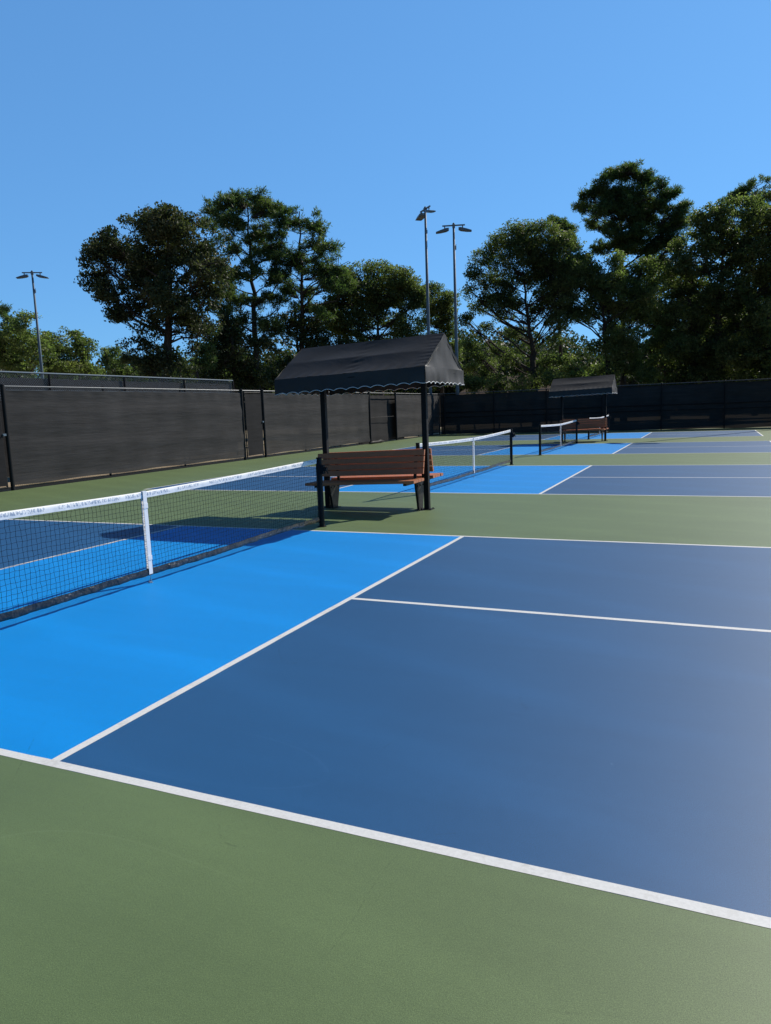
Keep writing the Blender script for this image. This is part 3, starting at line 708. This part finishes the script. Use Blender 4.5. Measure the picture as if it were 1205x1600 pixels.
def tree(name, lab, cat, kind, Y, trunk, lobes, group=None, r0=.3, dens=1., leaf=.17, forks=None, gap=-.32, lowbias=.55):
    """trunk: photo points of the stem from the ground up; lobes: (px, py, r_px[, dY]) foliage masses at depth Y"""
    base = at(trunk[0][0], trunk[0][1], Y); base.z = 0
    root = empty(name, base)
    tp = [Vector((base.x, base.y, -.1))]+[at(px, py, Y+RNG.uniform(-.5, .5)) for px, py in trunk[1:]]
    H = tp[-1].z
    # smooth the stem
    pts = []
    for i in range(len(tp)-1):
        for k in range(4): t = k/4; pts.append(tp[i].lerp(tp[i+1], t)+Vector((RNG.normal(0, .05), RNG.normal(0, .05), 0))*(1 if i+k else 0))
    pts.append(tp[-1]); K = len(pts)
    rad = [max(.035, r0*(1-.88*(i/(K-1))**.9)) for i in range(K)]
    wood = MB(); wood.tube(pts, rad, 9, False)
    cent = []; D = (base-Vector(CAM)).dot(FW)
    allC = []; allT = []
    for lb in lobes:
        px, py, rp = lb[:3]; dy = lb[3] if len(lb) > 3 else RNG.uniform(-1, 1)*rp*D/FOC*.9
        c = at(px, py, Y+dy); rr = rp*D/FOC
        # limb from the stem
        zt = max(.15*H, c.z-rr*.3-(c-Vector((tp[-1].x, tp[-1].y, c.z))).length*lowbias)
        j = min(range(K), key=lambda q: abs(pts[q].z-min(zt, pts[-1].z))); p0 = pts[j]
        mid = p0.lerp(c, .5)+Vector((RNG.normal(0, .4), RNG.normal(0, .4), -.10*(c-p0).length*RNG.uniform(0, 1.2)))
        q1 = p0.lerp(mid, .5)+Vector((RNG.normal(0, .12), RNG.normal(0, .12), RNG.normal(0, .1))); q2 = mid.lerp(c, .5)+Vector((RNG.normal(0, .15), RNG.normal(0, .15), RNG.normal(0, .12)))
        rb = min(rad[j]*.55, .016+.013*(c-p0).length+.012*rr)
        limb = [p0, q1, mid, q2, c]; wood.tube(limb, [rb, rb*.8, rb*.62, rb*.45, rb*.25], 6, False)
        # clumps spread through an uneven ellipsoid
        vol = rr**2
        if kind == 'pine':
            nc = max(6, int(32*vol*dens)); d = unit(nc); ra = RNG.uniform(.25, 1.0, (nc, 1))**.6
            P_ = np.array(c)+d*ra*rr*np.array([1.08, 1.0, .62])
            P_ += RNG.normal(0, rr*.08, P_.shape)
            P_ = P_[clumpy(P_*np.array([1, 1, 1.6])) > gap+.2]; nc = len(P_)
            for k in range(nc):
                e = Vector(P_[k]); s_ = limb[RNG.integers(2, 5)]; m2 = s_.lerp(e, .5)+Vector((0, 0, -.12*(e-s_).length*RNG.uniform(0, 1)))
                wood.tube([s_, m2, e], [.028, .018, .008], 3, False)
                nt_ = RNG.integers(7, 12); w_ = RNG.uniform(0, 1, (nt_, 1))
                tc = np.array(m2)*(1-w_)*.6+np.array(e)*(w_+(1-w_)*.4)+RNG.normal(0, .17, (nt_, 3))*np.array([1, 1, .55]); allT.append(tc)
        else:
            nc = max(8, int(54*vol*dens)); d = unit(nc); ra = RNG.uniform(.2, 1.0, (nc, 1))**.5
            P_ = np.array(c)+d*ra*rr*np.array([1.05, 1.05, .85]); P_ += RNG.normal(0, rr*.07, P_.shape)
            P_ = P_[clumpy(P_) > gap]; nc = len(P_)
            for k in range(nc):
                e = Vector(P_[k])
                if k % 2 == 0:
                    s_ = limb[RNG.integers(2, 5)]; m2 = s_.lerp(e, .5)+Vector((RNG.normal(0, .08), RNG.normal(0, .08), RNG.normal(0, .08))); wood.tube([s_, m2, e], [.026, .016, .007], 3, False)
                cs = RNG.uniform(.28, .60); nl = int(RNG.integers(22, 38)*(cs/.4)**1.8)
                allC.append(P_[k]+ball(nl)*cs*np.array([1, 1, .6]))
    wood.v = [(x-base.x, y-base.y, z) for x, y, z in wood.v]
    wood.build('trunk', M['bark'], root, True)
    mat = M[{'pine': 'pine', 'oak': 'oak', 'magnolia': 'magnolia', 'maple': 'maple', 'dim': 'dim'}[kind]]
    if kind == 'pine':
        C = np.concatenate(allT); V = tufts(C, 9, .30, .050)
    else:
        C = np.concatenate(allC); V = leaves_bm(C, leaf*1.0)
    V -= np.array([base.x, base.y, 0]); F = np.arange(len(V)).reshape(-1, 4)
    np_mesh('crown', V, F, mat, root)
    tag(root, lab, cat, group)
    return len(F)
tot = 0
G_ = 'trees beyond the fences'
# big dark broadleaf left of centre
tot += tree('broadleaf_tree', 'broad dark reddish-leaved tree, leftmost of the tall trees, standing behind the left fence', 'tree', 'magnolia', 34,
    [(262, 640), (262, 590), (262, 520), (266, 440), (262, 360)],
    [(262, 348, 34), (235, 352, 28), (205, 362, 30), (182, 382, 30), (298, 356, 32), (322, 372, 26), (158, 402, 26), (142, 384, 16), (150, 436, 22), (170, 452, 26), (200, 412, 40), (245, 400, 44), (292, 405, 40), (328, 412, 28),
     (225, 455, 36), (268, 460, 38), (305, 458, 34), (336, 450, 20), (196, 478, 26), (180, 490, 14), (240, 505, 26), (286, 510, 26), (320, 500, 22), (216, 540, 20), (228, 570, 20), (205, 560, 12), (262, 560, 22), (300, 545, 16), (282, 585, 20), (150, 410, 20)], G_, .42, 1.35, .18)
tot += tree('pine_tree', 'slim young pine with a thin bare stem right of the dark reddish tree', 'tree', 'pine', 36,
    [(310, 640), (310, 590), (308, 540), (304, 495)], [(304, 490, 16), (318, 545, 14), (296, 535, 10), (322, 515, 12), (300, 510, 12), (326, 565, 12)], G_, .14, 1.3)
tot += tree('pine_tree', 'tall dense-topped pine, highest of the trees left of the canopy', 'tree', 'pine', 43,
    [(402, 640), (400, 560), (396, 480), (392, 400), (386, 318)],
    [(378, 312, 24), (402, 308, 20), (352, 318, 22), (330, 326, 16), (424, 326, 22), (440, 340, 14), (345, 345, 20), (372, 345, 26), (408, 350, 26), (434, 362, 18), (338, 380, 18), (362, 385, 22), (415, 392, 26), (440, 400, 20), (385, 425, 24), (428, 430, 24),
     (325, 350, 16), (335, 410, 18), (395, 330, 20), (395, 375, 20), (400, 410, 22), (445, 425, 18), (350, 455, 20), (350, 430, 20), (370, 470, 22), (412, 468, 24), (440, 470, 18), (345, 480, 18), (392, 505, 26), (358, 520, 24), (425, 510, 22)], G_, .30, 1.1)
tot += tree('pine_tree', 'open stepped pine sloping down towards the canopy, just right of the highest pine', 'tree', 'pine', 44,
    [(474, 640), (474, 560), (472, 480), (470, 400), (468, 330)],
    [(466, 332, 18), (486, 336, 14), (450, 350, 14), (492, 352, 18), (508, 362, 14), (460, 375, 18), (485, 385, 18), (512, 388, 18), (530, 400, 15), (505, 410, 20), (535, 418, 14), (455, 410, 18), (478, 425, 18), (515, 430, 16), (545, 408, 10), (530, 420, 16), (500, 425, 20),
     (452, 450, 22), (490, 455, 22), (470, 485, 22), (440, 385, 16), (445, 430, 20), (470, 352, 16), (495, 378, 18), (520, 445, 18), (540, 440, 14), (505, 485, 20), (470, 400, 20)], G_, .24, .9)
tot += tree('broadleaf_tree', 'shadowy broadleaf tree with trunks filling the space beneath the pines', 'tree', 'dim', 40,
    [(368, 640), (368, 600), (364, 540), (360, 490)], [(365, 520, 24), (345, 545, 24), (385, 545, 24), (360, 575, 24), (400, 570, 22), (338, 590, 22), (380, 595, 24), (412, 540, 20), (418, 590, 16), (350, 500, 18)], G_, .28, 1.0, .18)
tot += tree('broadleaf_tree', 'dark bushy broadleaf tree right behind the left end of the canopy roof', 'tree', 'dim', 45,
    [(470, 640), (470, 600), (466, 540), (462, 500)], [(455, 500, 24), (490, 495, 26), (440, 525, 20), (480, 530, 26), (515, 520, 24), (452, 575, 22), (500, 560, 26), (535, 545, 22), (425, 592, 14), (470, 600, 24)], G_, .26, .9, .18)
tot += tree('oak_tree', 'rounded olive-green oak above the canopy roof, left of the floodlight poles', 'tree', 'oak', 50,
    [(596, 640), (594, 590), (592, 530), (588, 470)],
    [(560, 430, 22), (590, 428, 24), (618, 434, 22), (535, 445, 24), (575, 455, 28), (610, 460, 28), (640, 448, 20), (545, 480, 26), (580, 490, 24), (520, 475, 20), (640, 480, 20), (615, 500, 18), (535, 515, 22), (570, 525, 20), (648, 512, 14), (655, 460, 14), (600, 535, 16), (560, 550, 20), (520, 440, 14), (600, 470, 26), (560, 505, 24), (625, 525, 18), (530, 500, 22), (590, 555, 20), (510, 505, 22), (540, 545, 20), (630, 555, 16), (655, 545, 14), (645, 575, 16), (575, 580, 18), (545, 425, 16), (530, 465, 22), (515, 440, 16), (560, 450, 24), (545, 500, 24), (625, 455, 22), (648, 470, 18), (640, 505, 18), (655, 525, 14)], G_, .32, 1.2, .16, gap=-.6)
tot += tree('oak_tree', 'thin sunlit oak glimpsed between and behind the two floodlight poles', 'tree', 'oak', 60,
    [(690, 640), (690, 590), (688, 530), (684, 480)], [(676, 458, 18), (692, 466, 16), (670, 480, 16), (700, 490, 14), (682, 500, 14), (664, 505, 12), (702, 520, 12), (712, 540, 12), (690, 560, 16), (715, 575, 14), (668, 450, 10), (660, 530, 14), (680, 530, 14), (695, 545, 14), (670, 575, 16), (700, 590, 16), (668, 600, 14), (690, 480, 16), (705, 470, 12), (672, 465, 14), (698, 505, 14), (708, 555, 12)], G_, .2, 1.3, .16, gap=-.7)
tot += tree('oak_tree', 'spreading oak with visible dark limbs right of the floodlight poles', 'tree', 'oak', 54.5,
    [(838, 640), (836, 600), (834, 560), (828, 520), (822, 470), (818, 420)],
    [(800, 368, 20), (826, 360, 20), (850, 362, 20), (776, 382, 20), (815, 390, 26), (850, 395, 28), (880, 380, 20), (755, 402, 18), (740, 425, 16), (785, 415, 20), (765, 440, 18), (735, 452, 14), (828, 430, 24), (862, 432, 26), (890, 420, 22),
     (748, 480, 15), (778, 475, 15), (730, 500, 11), (760, 512, 11), (805, 470, 18), (845, 475, 22), (880, 468, 24), (740, 545, 12), (775, 545, 12), (870, 500, 18), (735, 575, 12), (800, 520, 12), (765, 570, 13), (892, 490, 16), (800, 440, 22), (790, 465, 18), (765, 465, 14), (825, 395, 22), (845, 415, 22), (870, 410, 22), (885, 440, 20), (860, 455, 20), (825, 500, 12), (728, 450, 9), (725, 500, 9), (790, 495, 14), (750, 560, 12), (800, 560, 14), (868, 530, 12), (735, 535, 12), (755, 590, 14), (860, 565, 16), (845, 590, 16)], G_, .34, 1.15, .15, gap=-1.0, lowbias=.9)
tot += tree('pine_tree', 'tall crowned pine topping the right-hand trees', 'tree', 'pine', 62,
    [(975, 640), (974, 560), (972, 480), (972, 400), (970, 320), (972, 280)],
    [(985, 268, 22), (960, 272, 18), (1010, 278, 18), (940, 285, 16), (1030, 290, 16), (932, 300, 16), (965, 300, 24), (1000, 305, 24), (1040, 310, 18), (915, 322, 16), (903, 322, 8), (940, 330, 20), (1020, 330, 22), (1055, 325, 16), (1070, 318, 12), (1075, 340, 10),
     (985, 335, 22), (955, 355, 20), (1005, 362, 22), (1040, 355, 20), (1066, 352, 14), (930, 352, 14), (975, 318, 24), (1010, 320, 22), (950, 318, 20), (1000, 345, 20), (965, 365, 18), (1030, 370, 18), (990, 385, 20), (1060, 372, 16), (975, 380, 20), (1020, 388, 20), (1050, 380, 16), (940, 385, 16), (925, 345, 14), (915, 305, 12), (1050, 300, 14), (1060, 335, 16)], G_, .30, 1.35, gap=-.7)
tot += tree('pine_tree', 'small dark pine top peeking over the oak, left of the tall crowned pine', 'tree', 'pine', 66,
    [(876, 640), (876, 500), (876, 420), (874, 350)], [(866, 344, 10), (880, 350, 13), (892, 356, 10), (862, 360, 12), (885, 375, 16), (868, 385, 14), (895, 385, 14), (880, 410, 16)], G_, .22, 1.2)
tot += tree('pine_tree', 'dark pine top at the right edge behind the big broadleaf tree', 'tree', 'pine', 70,
    [(1180, 640), (1180, 500), (1180, 400), (1180, 300)], [(1180, 290, 18), (1160, 300, 16), (1200, 286, 16), (1145, 312, 14), (1215, 300, 20), (1178, 315, 20), (1150, 330, 14), (1205, 325, 20), (1135, 328, 8), (1235, 310, 20), (1185, 345, 20)], G_, .26, 1.2)
tot += tree('broadleaf_tree', 'light green airy tree in front of the tall crowned pine', 'tree', 'maple', 55,
    [(955, 640), (952, 600), (948, 550), (942, 490), (950, 430)],
    [(905, 400, 18), (925, 412, 20), (890, 425, 20), (960, 410, 16), (915, 440, 24), (950, 440, 24), (985, 430, 20), (1010, 415, 16), (895, 460, 22), (935, 475, 24), (975, 465, 24), (1010, 450, 20), (900, 492, 16), (985, 495, 18), (955, 510, 16), (1008, 485, 18), (870, 450, 14),
     (930, 540, 13), (965, 545, 20), (995, 530, 22), (985, 565, 22), (945, 580, 18), (1005, 585, 20), (965, 440, 22), (1000, 465, 20), (930, 450, 22), (1025, 435, 16), (925, 495, 14), (960, 490, 20), (965, 525, 20), (985, 520, 20), (960, 570, 20), (900, 432, 20), (880, 480, 14), (885, 560, 10), (900, 590, 14), (925, 595, 14)], G_, .28, 1.2, .17, gap=-.6, lowbias=.8)
tot += tree('broadleaf_tree', 'massive dense dark broadleaf tree at the right edge, olive leaves on top', 'tree', 'oak', 56.5,
    [(1120, 640), (1120, 600), (1120, 540), (1125, 460), (1130, 380)],
    [(1110, 340, 22), (1140, 332, 24), (1170, 330, 24), (1090, 355, 20), (1075, 385, 22), (1115, 370, 30), (1155, 365, 32), (1190, 350, 28), (1060, 415, 24), (1095, 410, 30), (1140, 408, 34), (1185, 400, 34), (1215, 370, 30), (1050, 450, 26), (1090, 455, 32), (1135, 455, 36), (1180, 450, 36), (1215, 430, 34),
     (1040, 490, 26), (1075, 500, 32), (1120, 505, 36), (1165, 500, 36), (1205, 495, 36), (1035, 530, 26), (1070, 545, 30), (1110, 550, 34), (1155, 550, 34), (1200, 545, 36), (1030, 570, 24), (1065, 585, 28), (1105, 590, 30), (1150, 592, 30), (1195, 590, 32), (1235, 460, 36), (1240, 520, 36), (1235, 580, 36), (1230, 340, 26)], G_, .5, 1.1, .18, gap=-.75)
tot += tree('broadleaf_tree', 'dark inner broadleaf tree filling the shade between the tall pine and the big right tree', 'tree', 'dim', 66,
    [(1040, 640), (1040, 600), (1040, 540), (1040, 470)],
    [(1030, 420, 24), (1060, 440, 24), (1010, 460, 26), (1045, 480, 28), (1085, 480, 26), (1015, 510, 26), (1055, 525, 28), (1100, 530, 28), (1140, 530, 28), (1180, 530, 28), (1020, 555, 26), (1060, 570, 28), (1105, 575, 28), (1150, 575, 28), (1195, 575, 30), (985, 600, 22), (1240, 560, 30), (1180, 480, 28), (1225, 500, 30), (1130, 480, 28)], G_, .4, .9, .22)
# sunlit trees far left
for i, (tx, lob, lab, kd, YY) in enumerate((
    (8, [(-6, 486, 14), (10, 480, 10), (18, 496, 12), (4, 505, 14), (20, 515, 12), (-10, 520, 18)], 'thin-topped pale tree at the far left edge beside the distant floodlight pole', 'pine', 46),
    (30, [(40, 505, 20), (20, 520, 20), (58, 520, 18), (34, 540, 22), (8, 545, 22), (60, 550, 22), (20, 570, 22), (50, 578, 22), (-15, 560, 24), (-10, 535, 20)], 'full pale green tree under the distant floodlight pole', 'maple', 40),
    (86, [(84, 520, 14), (96, 532, 16), (74, 538, 16), (90, 555, 18), (68, 570, 18), (105, 572, 18), (88, 585, 18)], 'pale green tree, second clump right of the distant floodlight pole', 'maple', 43),
    (126, [(116, 528, 13), (130, 540, 15), (112, 548, 16), (138, 555, 14), (124, 570, 18), (146, 578, 14), (108, 582, 16)], 'yellow-green tree with one rusty patch left of the dark reddish tree', 'maple', 45),
    (184, [(164, 548, 8), (180, 550, 10), (170, 562, 12), (192, 560, 10), (206, 556, 8), (184, 575, 14), (208, 574, 12), (164, 582, 12), (196, 590, 14), (222, 585, 12)], 'low distant tree with spiky tops just left of the dark reddish tree trunk', 'maple', 62),
    (330, [(300, 570, 14), (318, 575, 14), (338, 572, 14), (275, 578, 12), (290, 590, 14), (325, 592, 14), (350, 585, 14)], 'sunny green low tree glimpsed behind the slim young pine', 'maple', 66))):
    tot += tree('broadleaf_tree' if kd != 'pine' else 'pine_tree', lab, 'tree', kd, YY, [(tx, 650), (tx, 600), (lob[0][0], lob[0][1])], lob, G_, .16, 1.0, .19)
# far wood that closes the horizon behind everything: one mass
def woodland():
    Cs = []
    for i in range(620):
        az = RNG.uniform(-62, 28); dist = RNG.uniform(88, 125)
        x = CAM[0]+dist*math.sin(R(az)); y = CAM[1]+dist*math.cos(R(az)); h = RNG.uniform(7.0, 11.5)*(.92+.12*math.sin(az*.31)+.1*math.sin(az*1.7))*(dist/100); r_ = RNG.uniform(1.8, 3.2)
        nl = 420; d = unit(nl)*RNG.uniform(.3, 1, (nl, 1))**.4
        c = np.array([x, y, h-r_]); Cs.append(c+d*r_*np.array([1.2, 1.2, 1.]))
        d = RNG.uniform(-1, 1, (260, 3))*np.array([r_*1.2, r_*1.2, max(.5, (h-r_)/2)])+np.array([x, y, max(.5, (h-r_)/2)]); Cs.append(d)
    C = np.concatenate(Cs); V = leaves_bm(C, .42, .7); F = np.arange(len(V)).reshape(-1, 4)
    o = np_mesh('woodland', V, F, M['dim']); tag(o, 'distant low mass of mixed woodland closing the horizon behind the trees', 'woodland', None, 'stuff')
    return len(F)
tot += woodland()
# shrubs along the outside of the back fence
for i, (px, py, rp, YY, lab) in enumerate(((742, 590, 16, 50, 'round green shrub right of the canopy, above the back fence'), (780, 596, 14, 52, 'low green shrub in front of the brown-roofed house'), (815, 598, 15, 51, 'low dark shrub left of the oak trunk'), (862, 590, 14, 52, 'shrub right of the oak trunk above the far canopy'),
        (900, 575, 16, 58, 'leafy shrub below the gap of sky, above the far canopy'))):
    tot += tree('shrub', lab, 'shrub', 'oak', YY, [(px, 650), (px, 620), (px, py)], [(px, py, rp), (px-rp, py+8, rp*.8), (px+rp, py+9, rp*.8), (px, py+14, rp)], 'shrubs behind the back fence', .06, 1.0, .15)
print('leaf faces', tot)
